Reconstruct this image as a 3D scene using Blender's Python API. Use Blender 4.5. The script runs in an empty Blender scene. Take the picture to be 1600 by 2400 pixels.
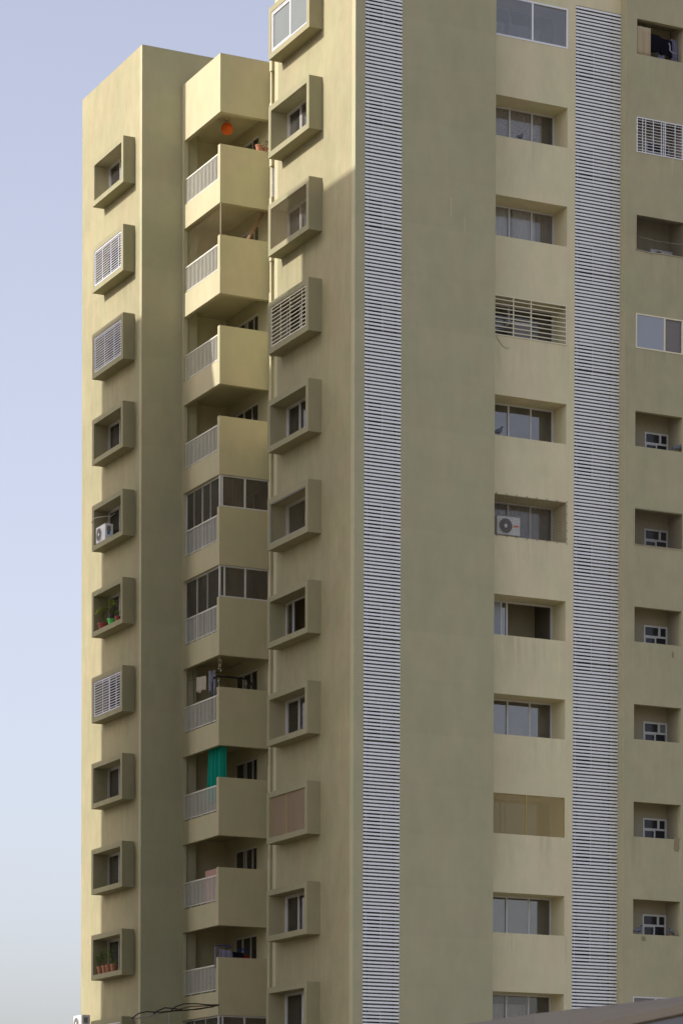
import bpy, bmesh, math, random
from mathutils import Vector, Matrix
random.seed(7)
R = math.radians
scene = bpy.context.scene
C = scene.collection

# ------------------------------------------------------------------ camera, sky, sun, exposure
YAW, PITCH, ROLL = R(26.0454), R(-0.8962), R(0.1711)
cam_d = bpy.data.cameras.new("camera")
cam = bpy.data.objects.new("camera", cam_d); C.objects.link(cam); scene.camera = cam
F = Vector((math.sin(YAW), math.cos(YAW), 0)); Rr = Vector((math.cos(YAW), -math.sin(YAW), 0)); U = Vector((0, 0, 1))
F2 = F*math.cos(PITCH) + U*math.sin(PITCH); U2 = U*math.cos(PITCH) - F*math.sin(PITCH)
R3 = Rr*math.cos(ROLL) + U2*math.sin(ROLL); U3 = U2*math.cos(ROLL) - Rr*math.sin(ROLL)
m = Matrix((R3, U3, -F2)).transposed().to_4x4(); m.translation = Vector((-39.152, -79.421, 1.6))
cam.matrix_world = m
cam_d.sensor_fit = 'VERTICAL'; cam_d.sensor_height = 36.0
cam_d.lens = 7057.48/2400*36.0
cam_d.shift_y = (3008.92-1200)/2400
cam_d.clip_start = 0.5; cam_d.clip_end = 6000
cam_d.dof.use_dof = True; cam_d.dof.focus_distance = 92.0; cam_d.dof.aperture_fstop = 5.6

SUN_DIR = Vector((-0.449, 0.080, 0.270)).normalized()      # towards the sun
elev = math.asin(SUN_DIR.z); azim = math.atan2(SUN_DIR.x, SUN_DIR.y)
w = bpy.data.worlds.new("World"); scene.world = w; w.use_nodes = True
nt = w.node_tree; nt.nodes.clear()
sky = nt.nodes.new('ShaderNodeTexSky'); sky.sky_type = 'NISHITA'; sky.sun_disc = False
sky.sun_elevation = elev; sky.sun_rotation = azim
sky.air_density = 1.0; sky.dust_density = 2.8; sky.ozone_density = 2.6; sky.altitude = 0
hs = nt.nodes.new('ShaderNodeHueSaturation'); hs.inputs['Saturation'].default_value = 0.55
bg = nt.nodes.new('ShaderNodeBackground'); bg.inputs['Strength'].default_value = 0.138
wo = nt.nodes.new('ShaderNodeOutputWorld')
tint = nt.nodes.new('ShaderNodeMix'); tint.data_type = 'RGBA'; tint.blend_type = 'MULTIPLY'; tint.inputs[0].default_value = 1
tint.inputs[7].default_value = (1.02, .95, .965, 1)
nt.links.new(sky.outputs[0], hs.inputs['Color']); nt.links.new(hs.outputs[0], tint.inputs[6]); nt.links.new(tint.outputs[2], bg.inputs[0]); nt.links.new(bg.outputs[0], wo.inputs[0])
sd = bpy.data.lights.new("sun", 'SUN'); sd.energy = 2.7; sd.angle = R(0.53); sd.color = (1.0, 0.95, 0.90)
sun = bpy.data.objects.new("sun", sd); C.objects.link(sun)
sun.rotation_euler = SUN_DIR.to_track_quat('Z', 'Y').to_euler(); sun.location = (-60, 10, 80)
scene.view_settings.view_transform = 'Standard'; scene.view_settings.look = 'None'
scene.view_settings.exposure = 0.84; scene.view_settings.gamma = 1.0
scene.render.engine = 'CYCLES'

# ------------------------------------------------------------------ materials
def newmat(n):
    mt = bpy.data.materials.new(n); mt.use_nodes = True
    return mt, mt.node_tree, mt.node_tree.nodes['Principled BSDF']
def plain(n, col, rough=0.6, metal=0.0, var=0.0, vscale=6.0, bump=0.0):
    mt, t, b = newmat(n)
    b.inputs['Base Color'].default_value = (*col, 1); b.inputs['Roughness'].default_value = rough
    b.inputs['Metallic'].default_value = metal; b.inputs['Specular IOR Level'].default_value = 0.3
    if var:
        g = t.nodes.new('ShaderNodeNewGeometry'); nz = t.nodes.new('ShaderNodeTexNoise')
        nz.inputs['Scale'].default_value = vscale; nz.inputs['Detail'].default_value = 5
        t.links.new(g.outputs['Position'], nz.inputs['Vector'])
        mx = t.nodes.new('ShaderNodeMix'); mx.data_type = 'RGBA'
        mx.inputs[6].default_value = (*[c*(1-var) for c in col], 1); mx.inputs[7].default_value = (*[min(1, c*(1+var)) for c in col], 1)
        t.links.new(nz.outputs['Fac'], mx.inputs[0]); t.links.new(mx.outputs[2], b.inputs['Base Color'])
    return mt
def plaster(n, col, var=0.10, streak=0.10, bump=0.35, band=0.0, dirt=(0.62, 0.6, 0.55), drip=None):
    """painted render: broad clouding, rain streaks, trowel relief"""
    mt, t, b = newmat(n); N = t.nodes; K = t.links
    b.inputs['Roughness'].default_value = 0.85; b.inputs['Specular IOR Level'].default_value = 0.2
    g = N.new('ShaderNodeNewGeometry')
    def noise(scale, sc=(1, 1, 1), det=5, rough=0.55, off=0):
        mp = N.new('ShaderNodeMapping'); mp.inputs['Scale'].default_value = sc; mp.inputs['Location'].default_value = (off, off*1.7, off*.6)
        K.new(g.outputs['Position'], mp.inputs['Vector'])
        z = N.new('ShaderNodeTexNoise'); z.inputs['Scale'].default_value = scale; z.inputs['Detail'].default_value = det; z.inputs['Roughness'].default_value = rough
        K.new(mp.outputs[0], z.inputs['Vector']); return z.outputs['Fac']
    def rng(s, a, b_, c, d):
        r = N.new('ShaderNodeMapRange'); r.inputs['From Min'].default_value = a; r.inputs['From Max'].default_value = b_
        r.inputs['To Min'].default_value = c; r.inputs['To Max'].default_value = d; K.new(s, r.inputs['Value']); return r.outputs[0]
    def mul(a, b_):
        x = N.new('ShaderNodeMath'); x.operation = 'MULTIPLY'; K.new(a, x.inputs[0])
        if isinstance(b_, float): x.inputs[1].default_value = b_
        else: K.new(b_, x.inputs[1])
        return x.outputs[0]
    big = rng(noise(0.35, (1, 1, .6)), .3, .7, 1-var, 1+var)
    mid = rng(noise(2.4, (1, 1, .7), off=5), .3, .7, 1-var*.55, 1+var*.55)
    st = rng(noise(2.2, (1, 1, .33), det=9, rough=.74, off=11), .38, .72, 1+streak*.35, 1-streak)
    v = mul(mul(big, mid), st)
    if band:
        sx = N.new('ShaderNodeSeparateXYZ'); K.new(g.outputs['Position'], sx.inputs[0])
        wob = rng(noise(.8, off=3), 0, 1, -.05, .05)
        ad = N.new('ShaderNodeMath'); ad.operation = 'ADD'; K.new(sx.outputs['Z'], ad.inputs[0]); K.new(wob, ad.inputs[1])
        md = N.new('ShaderNodeMath'); md.operation = 'WRAP'; K.new(ad.outputs[0], md.inputs[0]); md.inputs[1].default_value = 0; md.inputs[2].default_value = 3.0
        cr = N.new('ShaderNodeValToRGB'); K.new(rng(md.outputs[0], 0, 3.0, 0, 1), cr.inputs[0])
        e = cr.color_ramp.elements; e[0].position = 0; e[0].color = (1-band,)*3+(1,); e[1].position = .02; e[1].color = (1, 1, 1, 1)
        for ps, vv in ((.035, 1-band*.6), (.05, 1.0), (.5, 1.02), (.52, 1-band*.3), (.9, 1.0)):
            k = e.new(ps); k.color = (vv,)*3+(1,)
        v = mul(v, cr.outputs[0])
    if drip is not None:
        # rain runs that start at the sills, one set per storey
        sz = N.new('ShaderNodeSeparateXYZ'); K.new(g.outputs['Position'], sz.inputs[0])
        sb = N.new('ShaderNodeMath'); sb.operation = 'SUBTRACT'; sb.inputs[0].default_value = drip+30; K.new(sz.outputs['Z'], sb.inputs[1])
        mo = N.new('ShaderNodeMath'); mo.operation = 'MODULO'; K.new(sb.outputs[0], mo.inputs[0]); mo.inputs[1].default_value = 3.0
        fade = rng(mo.outputs[0], .0, 1.5, 1.0, 0.0)
        runs = rng(noise(5.5, (1, 1, .05), det=5, rough=.6, off=60), .50, .66, 0.0, 1.0)
        sel = rng(noise(.7, (1, 1, .8), det=3, off=65), .42, .6, 0.0, 1.0)
        dr = mul(mul(mul(fade, runs), sel), .15)
        inv = N.new('ShaderNodeMath'); inv.operation = 'SUBTRACT'; inv.inputs[0].default_value = 1.0; K.new(dr, inv.inputs[1])
        v = mul(v, inv.outputs[0])
        runs2 = rng(noise(8.0, (1, 1, .07), det=4, rough=.6, off=80), .62, .72, 0.0, .10)
        a2 = N.new('ShaderNodeMath'); a2.operation = 'ADD'; a2.inputs[0].default_value = 1.0; K.new(mul(fade, runs2), a2.inputs[1]); v = mul(v, a2.outputs[0])
    vm = N.new('ShaderNodeVectorMath'); vm.operation = 'SCALE'; vm.inputs[0].default_value = col; K.new(v, vm.inputs['Scale'])
    # greyish dirt in irregular vertical runs
    dm = mul(rng(noise(1.1, (1, 1, .22), det=7, rough=.7, off=20), .56, .78, 0.0, 1.0), rng(noise(9, (1, 1, .25), off=30), .35, .65, 0.2, 1.0))
    dm = mul(dm, float(streak*3.0))
    mx = N.new('ShaderNodeMix'); mx.data_type = 'RGBA'; mx.blend_type = 'MULTIPLY'
    K.new(dm, mx.inputs[0]); K.new(vm.outputs[0], mx.inputs[6]); mx.inputs[7].default_value = (*dirt, 1)
    hx = N.new('ShaderNodeMix'); hx.data_type = 'RGBA'; hx.blend_type = 'MULTIPLY'; hx.inputs[7].default_value = (.945, .995, .97, 1)
    K.new(rng(noise(.9, (1, 1, .8), det=6, off=70), .42, .58, 0, 1), hx.inputs[0]); K.new(mx.outputs[2], hx.inputs[6])
    K.new(hx.outputs[2], b.inputs['Base Color'])
    if bump:
        bp = N.new('ShaderNodeBump'); bp.inputs['Strength'].default_value = bump; bp.inputs['Distance'].default_value = 0.03
        ad2 = N.new('ShaderNodeMath'); ad2.operation = 'ADD'; K.new(noise(1.6, det=6, off=40), ad2.inputs[0]); K.new(mul(noise(16, det=4, off=50), .16), ad2.inputs[1])
        K.new(ad2.outputs[0], bp.inputs['Height']); K.new(bp.outputs[0], b.inputs['Normal'])
    return mt
def glassmat(n, tint=(.55, .56, .57), refl=0.16, rough=0.02, dust=.10):
    """clear or tinted pane with a little grey dust on it"""
    mt, t, b = newmat(n); t.nodes.remove(b)
    out = t.nodes['Material Output']
    tr = t.nodes.new('ShaderNodeBsdfTransparent'); tr.inputs[0].default_value = (*tint, 1)
    gl = t.nodes.new('ShaderNodeBsdfGlossy'); gl.inputs['Roughness'].default_value = rough; gl.inputs['Color'].default_value = (.92, .90, .86, 1)
    df = t.nodes.new('ShaderNodeBsdfDiffuse'); df.inputs[0].default_value = (.42, .40, .36, 1)
    g = t.nodes.new('ShaderNodeNewGeometry'); nz = t.nodes.new('ShaderNodeTexNoise'); nz.inputs['Scale'].default_value = 2.2; nz.inputs['Detail'].default_value = 5
    t.links.new(g.outputs['Position'], nz.inputs['Vector'])
    dm = t.nodes.new('ShaderNodeMapRange'); dm.inputs['From Min'].default_value = .3; dm.inputs['From Max'].default_value = .7; dm.inputs['To Min'].default_value = dust*.5; dm.inputs['To Max'].default_value = dust*1.5
    t.links.new(nz.outputs['Fac'], dm.inputs['Value'])
    lw = t.nodes.new('ShaderNodeFresnel'); lw.inputs['IOR'].default_value = 1.45
    ad = t.nodes.new('ShaderNodeMath'); ad.operation = 'ADD'; ad.use_clamp = True; ad.inputs[1].default_value = refl
    t.links.new(lw.outputs[0], ad.inputs[0])
    m0 = t.nodes.new('ShaderNodeMixShader'); t.links.new(dm.outputs[0], m0.inputs[0]); t.links.new(tr.outputs[0], m0.inputs[1]); t.links.new(df.outputs[0], m0.inputs[2])
    mx = t.nodes.new('ShaderNodeMixShader'); t.links.new(ad.outputs[0], mx.inputs[0]); t.links.new(m0.outputs[0], mx.inputs[1]); t.links.new(gl.outputs[0], mx.inputs[2])
    t.links.new(mx.outputs[0], out.inputs['Surface'])
    return mt
def clothmat(n, col, alpha=1.0, pattern=None, tr=0.25):
    mt, t, b = newmat(n); b.inputs['Base Color'].default_value = (*col, 1); b.inputs['Roughness'].default_value = 0.9
    b.inputs['Specular IOR Level'].default_value = 0.1
    g = t.nodes.new('ShaderNodeNewGeometry')
    if pattern:
        vo = t.nodes.new('ShaderNodeTexVoronoi'); vo.inputs['Scale'].default_value = pattern[0]; t.links.new(g.outputs['Position'], vo.inputs['Vector'])
        cr = t.nodes.new('ShaderNodeValToRGB'); t.links.new(vo.outputs['Distance'], cr.inputs[0])
        cr.color_ramp.elements[0].position = .32; cr.color_ramp.elements[0].color = (*pattern[1], 1)
        cr.color_ramp.elements[1].position = .42; cr.color_ramp.elements[1].color = (*col, 1)
        t.links.new(cr.outputs[0], b.inputs['Base Color'])
    out = t.nodes['Material Output']
    tl = t.nodes.new('ShaderNodeBsdfTranslucent'); tl.inputs[0].default_value = (*col, 1)
    mx = t.nodes.new('ShaderNodeMixShader'); mx.inputs[0].default_value = tr
    t.links.new(b.outputs[0], mx.inputs[1]); t.links.new(tl.outputs[0], mx.inputs[2]); last = mx
    if alpha < 1:
        tp = t.nodes.new('ShaderNodeBsdfTransparent'); m2 = t.nodes.new('ShaderNodeMixShader'); m2.inputs[0].default_value = alpha
        t.links.new(tp.outputs[0], m2.inputs[1]); t.links.new(mx.outputs[0], m2.inputs[2]); last = m2
    t.links.new(last.outputs[0], out.inputs['Surface'])
    return mt

M = dict(
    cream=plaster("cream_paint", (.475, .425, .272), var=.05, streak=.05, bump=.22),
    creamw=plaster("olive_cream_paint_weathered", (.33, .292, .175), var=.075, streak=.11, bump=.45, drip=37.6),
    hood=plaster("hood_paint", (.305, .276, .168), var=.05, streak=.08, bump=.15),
    olive=plaster("olive_paint", (.40, .372, .24), var=.04, streak=.05, bump=.15, band=.04), olive2=plaster("olive_wing_paint", (.405, .368, .236), var=.06, streak=.07, bump=.15, drip=37.97),
    util=plaster("utility_wall_paint", (.36, .32, .225), var=.05, streak=.05, bump=.05),
    beige=plaster("beige_paint", (.68, .605, .40), var=.05, streak=.07, bump=.2, drip=37.83),
    patch=plaster("patch_paint", (.26, .22, .13), var=.06, streak=.1, bump=.1),
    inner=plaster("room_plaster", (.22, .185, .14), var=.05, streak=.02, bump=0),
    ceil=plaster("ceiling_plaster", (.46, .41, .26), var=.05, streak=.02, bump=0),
    shaft=plaster("shaft_concrete", (.30, .285, .26), var=.25, streak=.3, bump=.2),
    alu=plain("white_aluminium", (.58, .58, .58), .35, var=.06), rail=plain("rail_white_paint", (.66, .65, .57), .45, var=.08),
    slat=plain("slat_white_paint", (.80, .82, .84), .4, var=.05, vscale=3), black=plain("black_steel", (.015, .015, .017), .4),
    dark=plain("dark_void_metal", (.04, .04, .045), .6), bars=plain("cream_bar_paint", (.70, .65, .48), .45, var=.06),
    wbars=plain("white_bar_paint", (.78, .79, .84), .4, var=.05), glass=glassmat("window_glass", (.95, .95, .95), .02), glassm=glassmat("grey_window_glass", (.78, .78, .78), .07),
    glass2=glassmat("tinted_window_glass", (.75, .70, .66), .02), glassb=glassmat("bright_window_glass", (.6, .6, .6), .10),
    frost=plain("frosted_glass", (.17, .185, .17), .35, var=.08, vscale=2), frostb=plain("frosted_blue_glass", (.30, .33, .38), .12, var=.08, vscale=1.5),
    curt=clothmat("grey_curtain", (.50, .46, .43)), curtw=clothmat("pale_curtain", (.80, .78, .74)), curtd=clothmat("brown_curtain", (.13, .10, .085)), glassd=plain('dark_window_glass', (.028, .028, .032), .12), curtb=clothmat("tan_curtain", (.60, .47, .37)),
    curtp=clothmat("patterned_curtain", (.62, .56, .53), pattern=(30, (.16, .12, .09))),
    green=clothmat("green_shade_cloth", (.012, .30, .22), tr=.12), net=plain("brown_net_cord", (.26, .21, .12), .9), netbl=plain("dark_net_cord", (.05, .04, .03), .9),
    mesh=clothmat("brown_mesh_cloth", (.38, .29, .19), alpha=.80), meshy=clothmat("tan_mesh_cloth", (.55, .44, .21), alpha=.62),
    seam=plain("yellow_seam_tape", (.42, .33, .10), .7), terra=plain("terracotta", (.38, .17, .095), .75, var=.15, vscale=20),
    redpl=plain("red_plastic", (.33, .07, .055), .4), greenpl=plain("green_plastic", (.10, .55, .12), .4),
    leaf=plain("leaf_green", (.15, .24, .05), .5, var=.35, vscale=14), leafy=plain("leaf_yellow_green", (.27, .32, .045), .5, var=.35, vscale=14),
    stem=plain("plant_stem", (.13, .11, .05), .7), soil=plain("soil", (.05, .035, .02), 1), acw=plain("ac_casing", (.72, .72, .70), .4, var=.04),
    acg=plain("ac_fan_grey", (.22, .21, .20), .5), acb=plain("ac_blue", (.02, .20, .55), .4), orange=plain("orange_print", (.80, .22, .06), .5),
    lant=plain("orange_paper_lantern", (.72, .13, .015), .6, var=.25, vscale=9), white=plain("white_plastic", (.75, .75, .73), .4),
    pig=plain("pigeon_feathers", (.10, .11, .14), .6, var=.5, vscale=30), pink=plain("pink_board", (.42, .24, .20), .7), card=plain("cardboard", (.40, .28, .20), .9, var=.1),
    towel=clothmat("cream_towel", (.60, .55, .43)), shirt=clothmat("checked_cloth", (.42, .42, .50), pattern=(40, (.15, .16, .25))),
    blue=clothmat("blue_cloth", (.03, .06, .30)), lil=clothmat("lilac_grey_cloth", (.28, .27, .38)), navy=clothmat("black_cloth", (.012, .012, .02)),
    red=clothmat("red_cloth", (.45, .01, .015)), mat_=clothmat("straw_mat", (.50, .41, .27)), wood=plain("brown_wood", (.28, .16, .09), .7, var=.2),
    rust=plain("rusty_pipe", (.16, .09, .06), .8, var=.3, vscale=20), galv=plain("galvanised_pipe", (.32, .31, .28), .5),
    shed=plain("roof_sheet", (.042, .036, .029), .9, var=.12, vscale=1.5), shedw=plain("shed_wall", (.25, .22, .18), .9, var=.1),
    ground=plain("dusty_ground", (.18, .155, .11), .95, var=.2, vscale=.15), coat=plain("metal_hook", (.5, .48, .42), .4),
)

# ------------------------------------------------------------------ geometry helpers
class MB:
    def __init__(s): s.v = []; s.f = []
    def box(s, x0, x1, y0, y1, z0, z1):
        b = len(s.v)
        s.v += [(x0, y0, z0), (x1, y0, z0), (x1, y1, z0), (x0, y1, z0), (x0, y0, z1), (x1, y0, z1), (x1, y1, z1), (x0, y1, z1)]
        s.f += [[b+i for i in q] for q in ((0, 3, 2, 1), (4, 5, 6, 7), (0, 1, 5, 4), (1, 2, 6, 5), (2, 3, 7, 6), (3, 0, 4, 7))]
        return s
    def tube(s, pts, r, n=6, r1=None):
        pts = [Vector(p) for p in pts]; b0 = len(s.v); L = len(pts)
        for i, p in enumerate(pts):
            d = (pts[min(i+1, L-1)] - pts[max(i-1, 0)]).normalized()
            a = d.orthogonal().normalized() if abs(d.z) > .99 else d.cross(Vector((0, 0, 1))).normalized()
            c = d.cross(a); rr = r if r1 is None else r + (r1-r)*i/(L-1)
            for k in range(n):
                t = 2*math.pi*k/n; s.v.append(tuple(p + a*math.cos(t)*rr + c*math.sin(t)*rr))
        for i in range(L-1):
            for k in range(n):
                s.f.append([b0+i*n+k, b0+i*n+(k+1) % n, b0+(i+1)*n+(k+1) % n, b0+(i+1)*n+k])
        s.f.append([b0+k for k in range(n)][::-1]); s.f.append([b0+(L-1)*n+k for k in range(n)])
        return s
    def lathe(s, prof, c=(0, 0, 0), n=14, axis='z'):
        b0 = len(s.v)
        for r, z in prof:
            for k in range(n):
                t = 2*math.pi*k/n; a, b = r*math.cos(t), r*math.sin(t)
                p = (a, b, z) if axis == 'z' else ((z, a, b) if axis == 'x' else (a, z, b))
                s.v.append((p[0]+c[0], p[1]+c[1], p[2]+c[2]))
        for i in range(len(prof)-1):
            for k in range(n):
                s.f.append([b0+i*n+k, b0+i*n+(k+1) % n, b0+(i+1)*n+(k+1) % n, b0+(i+1)*n+k])
        s.f.append([b0+k for k in range(n)][::-1]); s.f.append([b0+(len(prof)-1)*n+k for k in range(n)])
        return s
    def quad(s, *p):
        b = len(s.v); s.v += [tuple(q) for q in p]; s.f.append([b+i for i in range(len(p))]); return s
    def build(s, name, mat, parent=None, loc=None, smooth=False, bevel=0):
        me = bpy.data.meshes.new(name); me.from_pydata(s.v, [], s.f); me.validate()
        if bevel:
            bm = bmesh.new(); bm.from_mesh(me)
            bmesh.ops.bevel(bm, geom=bm.edges[:], offset=bevel, segments=1, affect='EDGES'); bm.to_mesh(me); bm.free()
        me.materials.append(mat)
        if smooth:
            for p in me.polygons: p.use_smooth = True
        return place(name, me, parent, loc)
def place(name, me, parent=None, loc=None):
    o = bpy.data.objects.new(name, me); C.objects.link(o)
    if parent: o.parent = parent
    if loc: o.location = loc
    return o
def tag(o, label, cat, group=None, kind=None):
    if label: o['label'] = label
    if cat: o['category'] = cat
    if group: o['group'] = group
    if kind: o['kind'] = kind
    return o
def thing(name, label, cat, loc=(0, 0, 0), rz=0, group=None):
    o = bpy.data.objects.new(name, None); C.objects.link(o); o.location = loc; o.rotation_euler = (0, 0, rz)
    o.empty_display_size = .2
    return tag(o, label, cat, group)
def wall(mb, axis, p0, p1, u0, u1, z0, z1, holes=()):
    """wall slab between planes p0,p1 normal to axis; holes = (u0,u1,z0,z1) list; solid pieces butt edge to edge"""
    us = sorted({u0, u1, *[h[0] for h in holes], *[h[1] for h in holes]}); us = [u for u in us if u0 <= u <= u1]
    for a, b in zip(us, us[1:]):
        cut = sorted((h[2], h[3]) for h in holes if h[0] < b-1e-6 and h[1] > a+1e-6)
        z = z0
        for c0, c1 in cut + [(z1, z1)]:
            if c0 > z+1e-5:
                if axis == 'x': mb.box(p0, p1, a, b, z, min(c0, z1))
                else: mb.box(a, b, p0, p1, z, min(c0, z1))
            z = max(z, c1)
    return mb
def frame(mb, axis, p0, p1, u0, u1, z0, z1, t=.05, mull=(), mt=.045):
    def bx(a, b, c, d, q0=p0, q1=p1):
        if axis == 'x': mb.box(q0, q1, a, b, c, d)
        else: mb.box(a, b, q0, q1, c, d)
    bx(u0, u1, z0, z0+t); bx(u0, u1, z1-t, z1); bx(u0, u0+t, z0+t, z1-t); bx(u1-t, u1, z0+t, z1-t)
    for mm in mull:
        if isinstance(mm, tuple): a, w_ = mm
        else: a, w_ = mm, mt
        bx(a-w_/2, a+w_/2, z0+t, z1-t, p0+.004, p1-.004)
    return mb
def panes(parent, axis, p, bounds, z0, z1, mat, th=.008, skip=()):
    for i, (a, b) in enumerate(zip(bounds, bounds[1:])):
        if i in skip: continue
        mb = MB(); off = .012 if i % 2 else -.012
        if axis == 'x': mb.box(p+off-th/2, p+off+th/2, a, b, z0, z1)
        else: mb.box(a, b, p+off-th/2, p+off+th/2, z0, z1)
        mb.build('window_pane', mat[i % len(mat)] if isinstance(mat, list) else mat, parent)
def cloth(pts_top, drop, n=24, amp=.03, freq=9, flare=0.0, seed=0, rows=6, bottom_jit=.0, perp=None):
    """hanging cloth: pts_top = two points; folds push it along its normal"""
    rnd = random.Random(seed); a, b = Vector(pts_top[0]), Vector(pts_top[1]); d = b-a; nrm = Vector((-d.y, d.x, 0)).normalized()
    ph = rnd.random()*6; mb = MB()
    for j in range(rows+1):
        tj = j/rows
        for i in range(n+1):
            t = i/n; tt = .5+(t-.5)*(1+flare*tj)
            f = math.sin(t*freq*2*math.pi+ph+.5*math.sin(tj*3+t*5))*amp*(.6+.5*tj) + .4*amp*math.sin(t*freq*4.3+ph*2)
            p = a+d*tt+nrm*f; z = p.z-drop*tj - (bottom_jit*math.sin(t*7+ph) if j == rows else 0)
            mb.v.append((p.x, p.y, z))
    for j in range(rows):
        for i in range(n):
            k = j*(n+1)+i; mb.f.append([k, k+1, k+n+2, k+n+1])
    return mb
def solid(o, th=.006):
    md = o.modifiers.new('cloth_thickness', 'SOLIDIFY'); md.thickness = th; return o
def net_mb(axis, p, u0, u1, z0, z1, cell=.05, r=.0022):
    mb = MB(); nu = int((u1-u0)/cell); nz = int((z1-z0)/cell)
    for i in range(nu+1):
        u = u0+(u1-u0)*i/nu
        mb.box(p-r, p+r, u-r, u+r, z0, z1) if axis == 'x' else mb.box(u-r, u+r, p-r, p+r, z0, z1)
    for j in range(nz+1):
        z = z0+(z1-z0)*j/nz; q = p+.0015
        mb.box(q-r, q+r, u0, u1, z-r, z+r) if axis == 'x' else mb.box(u0, u1, q-r, q+r, z-r, z+r)
    return mb

# ------------------------------------------------------------------ setting: ground
g = MB().quad((-1500, -1500, 0), (1500, -1500, 0), (1500, 2500, 0), (-1500, 2500, 0)).build('ground', M['ground']); g['kind'] = 'structure'

# ------------------------------------------------------------------ the apartment tower
tower = thing('apartment_tower', 'tall olive and cream apartment tower with projecting window hoods and corner balconies filling the picture', 'building', (0, 0, 0))
H = 3.0
MBZ, MBZT, MBX, MBN, MBF = 37.671, 39.247, -.449, 2.216, 5.11
RIM = .175
TOPZ = 47.0
def part(mb, name, mat, **k): return mb.build(name, M[mat] if isinstance(mat, str) else mat, tower, **k)

# left wall of the front block
hl = [(MBN+RIM, MBF-RIM, MBZ-H*k+RIM, MBZT-H*k-RIM) for k in range(-2, 12)]
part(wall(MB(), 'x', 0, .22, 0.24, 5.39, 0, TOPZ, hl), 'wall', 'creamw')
# front pier with the first louvre shaft
part(wall(MB(), 'y', 0, .24, 0.0, 4.68, 0, TOPZ, [(.32, 1.53, .3, 44.0)]), 'wall', 'olive')
part(MB().box(4.44, 4.68, .24, .66, 0, TOPZ), 'wall', 'olive')
# back wall, roof of the front block
part(MB().box(0, 13.0, 5.39, 5.63, 0, TOPZ), 'wall', 'cream')
part(MB().box(.22, 13.0, .9, 5.39, TOPZ-.6, TOPZ-.3), 'roof_slab', 'beige')
# window bay wall
WT, WB, WXR, WY = 39.052, 37.834, 7.52, .631
hb = [(4.78, WXR, WB-H*k, WT-H*k) for k in range(-1, 12)]
part(wall(MB(), 'y', WY, WY+.2, 4.68, 7.797, 0, TOPZ, hb), 'wall', 'beige')
part(MB().box(7.797, 9.396, WY, WY+.2, 39.222, TOPZ), 'wall', 'beige')
# reveals (soffit, sill slab, right jamb) behind each bay opening
for k in range(-1, 12):
    rv = MB()
    z0, z1 = WB-H*k, WT-H*k
    rv.box(4.78, WXR+.2, WY+.2, WY+.92, z1, z1+.15); rv.box(4.78, WXR+.2, WY+.2, WY+.92, z0-.15, z0); rv.box(WXR, WXR+.2, WY+.2, WY+.92, z0, z1)
    rv.box(4.68, 4.78, WY+.2, WY+.92, z0-.15, z1+.15)
    part(rv, 'window_reveal', 'beige')
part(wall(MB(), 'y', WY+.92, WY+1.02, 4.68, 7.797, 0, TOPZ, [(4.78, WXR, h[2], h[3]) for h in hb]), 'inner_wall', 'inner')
# right wing wall
RX, RY, RXR, RT, RB = 9.768, .29, 11.476, 39.048, 37.974
hr = [(RX, RXR, RB-H*k, RT-H*k) for k in range(0, 12)]
part(wall(MB(), 'y', RY, RY+.16, 9.396, 13.0, 0, TOPZ, hr), 'wall', 'olive2')
part(MB().box(9.396, 9.6, RY+.16, 1.9, 0, TOPZ), 'wall', 'olive')
part(MB().box(12.78, 13.0, RY+.16, 5.39, 0, TOPZ), 'wall', 'olive')
# recesses behind the right openings
YB = 1.11
for k in range(0, 12):
    rc = MB()
    fl = RB-H*k-.95
    rc.box(RX-.1, RXR, RY+.16, YB, RT-H*k+.18, RT-H*k+.3)            # ceiling
    rc.box(RX-.1, RXR, RY+.16, YB, fl-.12, fl)                       # floor
    rc.box(RXR, RXR+.14, RY+.16, YB, fl, RT-H*k+.18); rc.box(9.6, RX-.1, RY+.16, YB, fl, RT-H*k+.18)
    part(rc, 'utility_balcony', 'util')
hw = []
for k in range(0, 12):
    zt = 20.70+H*(6-k)
    hw.append((10.60, 11.47, zt-.86, zt))
part(wall(MB(), 'y', YB, YB+.12, 9.6, RXR+.14, 0, 41, [q for i_, q in enumerate(hw) if i_ not in (0, 2)]), 'inner_wall', 'util')
for k in range(0, 12):
    if k in (0, 2): continue
    u0, u1, z0, z1 = hw[k]
    zm = z1-.34; mu = u0+.66*(u1-u0); ml = u0+.50*(u1-u0); y0, y1 = YB-.02, YB+.05
    f = MB().box(u0, u1, y0, y1, z1-.055, z1).box(u0, u1, y0, y1, z0, z0+.05).box(u0, u0+.055, y0, y1, z0+.05, z1-.055).box(u1-.055, u1, y0, y1, z0+.05, z1-.055)
    f.box(u0+.055, u1-.055, y0+.005, y1, zm-.03, zm+.03).box(mu-.035, mu+.035, y0+.004, y1, zm+.03, z1-.055).box(ml-.025, ml+.025, y0+.004, y1, z0+.05, zm-.03)
    f.box(u0+.055, ml-.025, y0+.015, y1, zm-.055, zm-.03).box(u0+.055, u0+.08, y0+.015, y1, z0+.05, zm-.055)
    fo = part(f, 'utility_window', 'alu')
    for (a_, b_, c_, d_) in ((u0+.055, mu-.035, zm+.03, z1-.055), (mu+.035, u1-.055, zm+.03, z1-.055), (u0+.08, ml-.025, z0+.05, zm-.055), (ml+.025, u1-.055, z0+.05, zm-.03)):
        white = (k == 7 and a_ > mu)
        MB().box(a_, b_, YB+.02, YB+.028, c_, d_).build('window_pane', M['frost'] if white else M['glassd'], fo)
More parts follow.
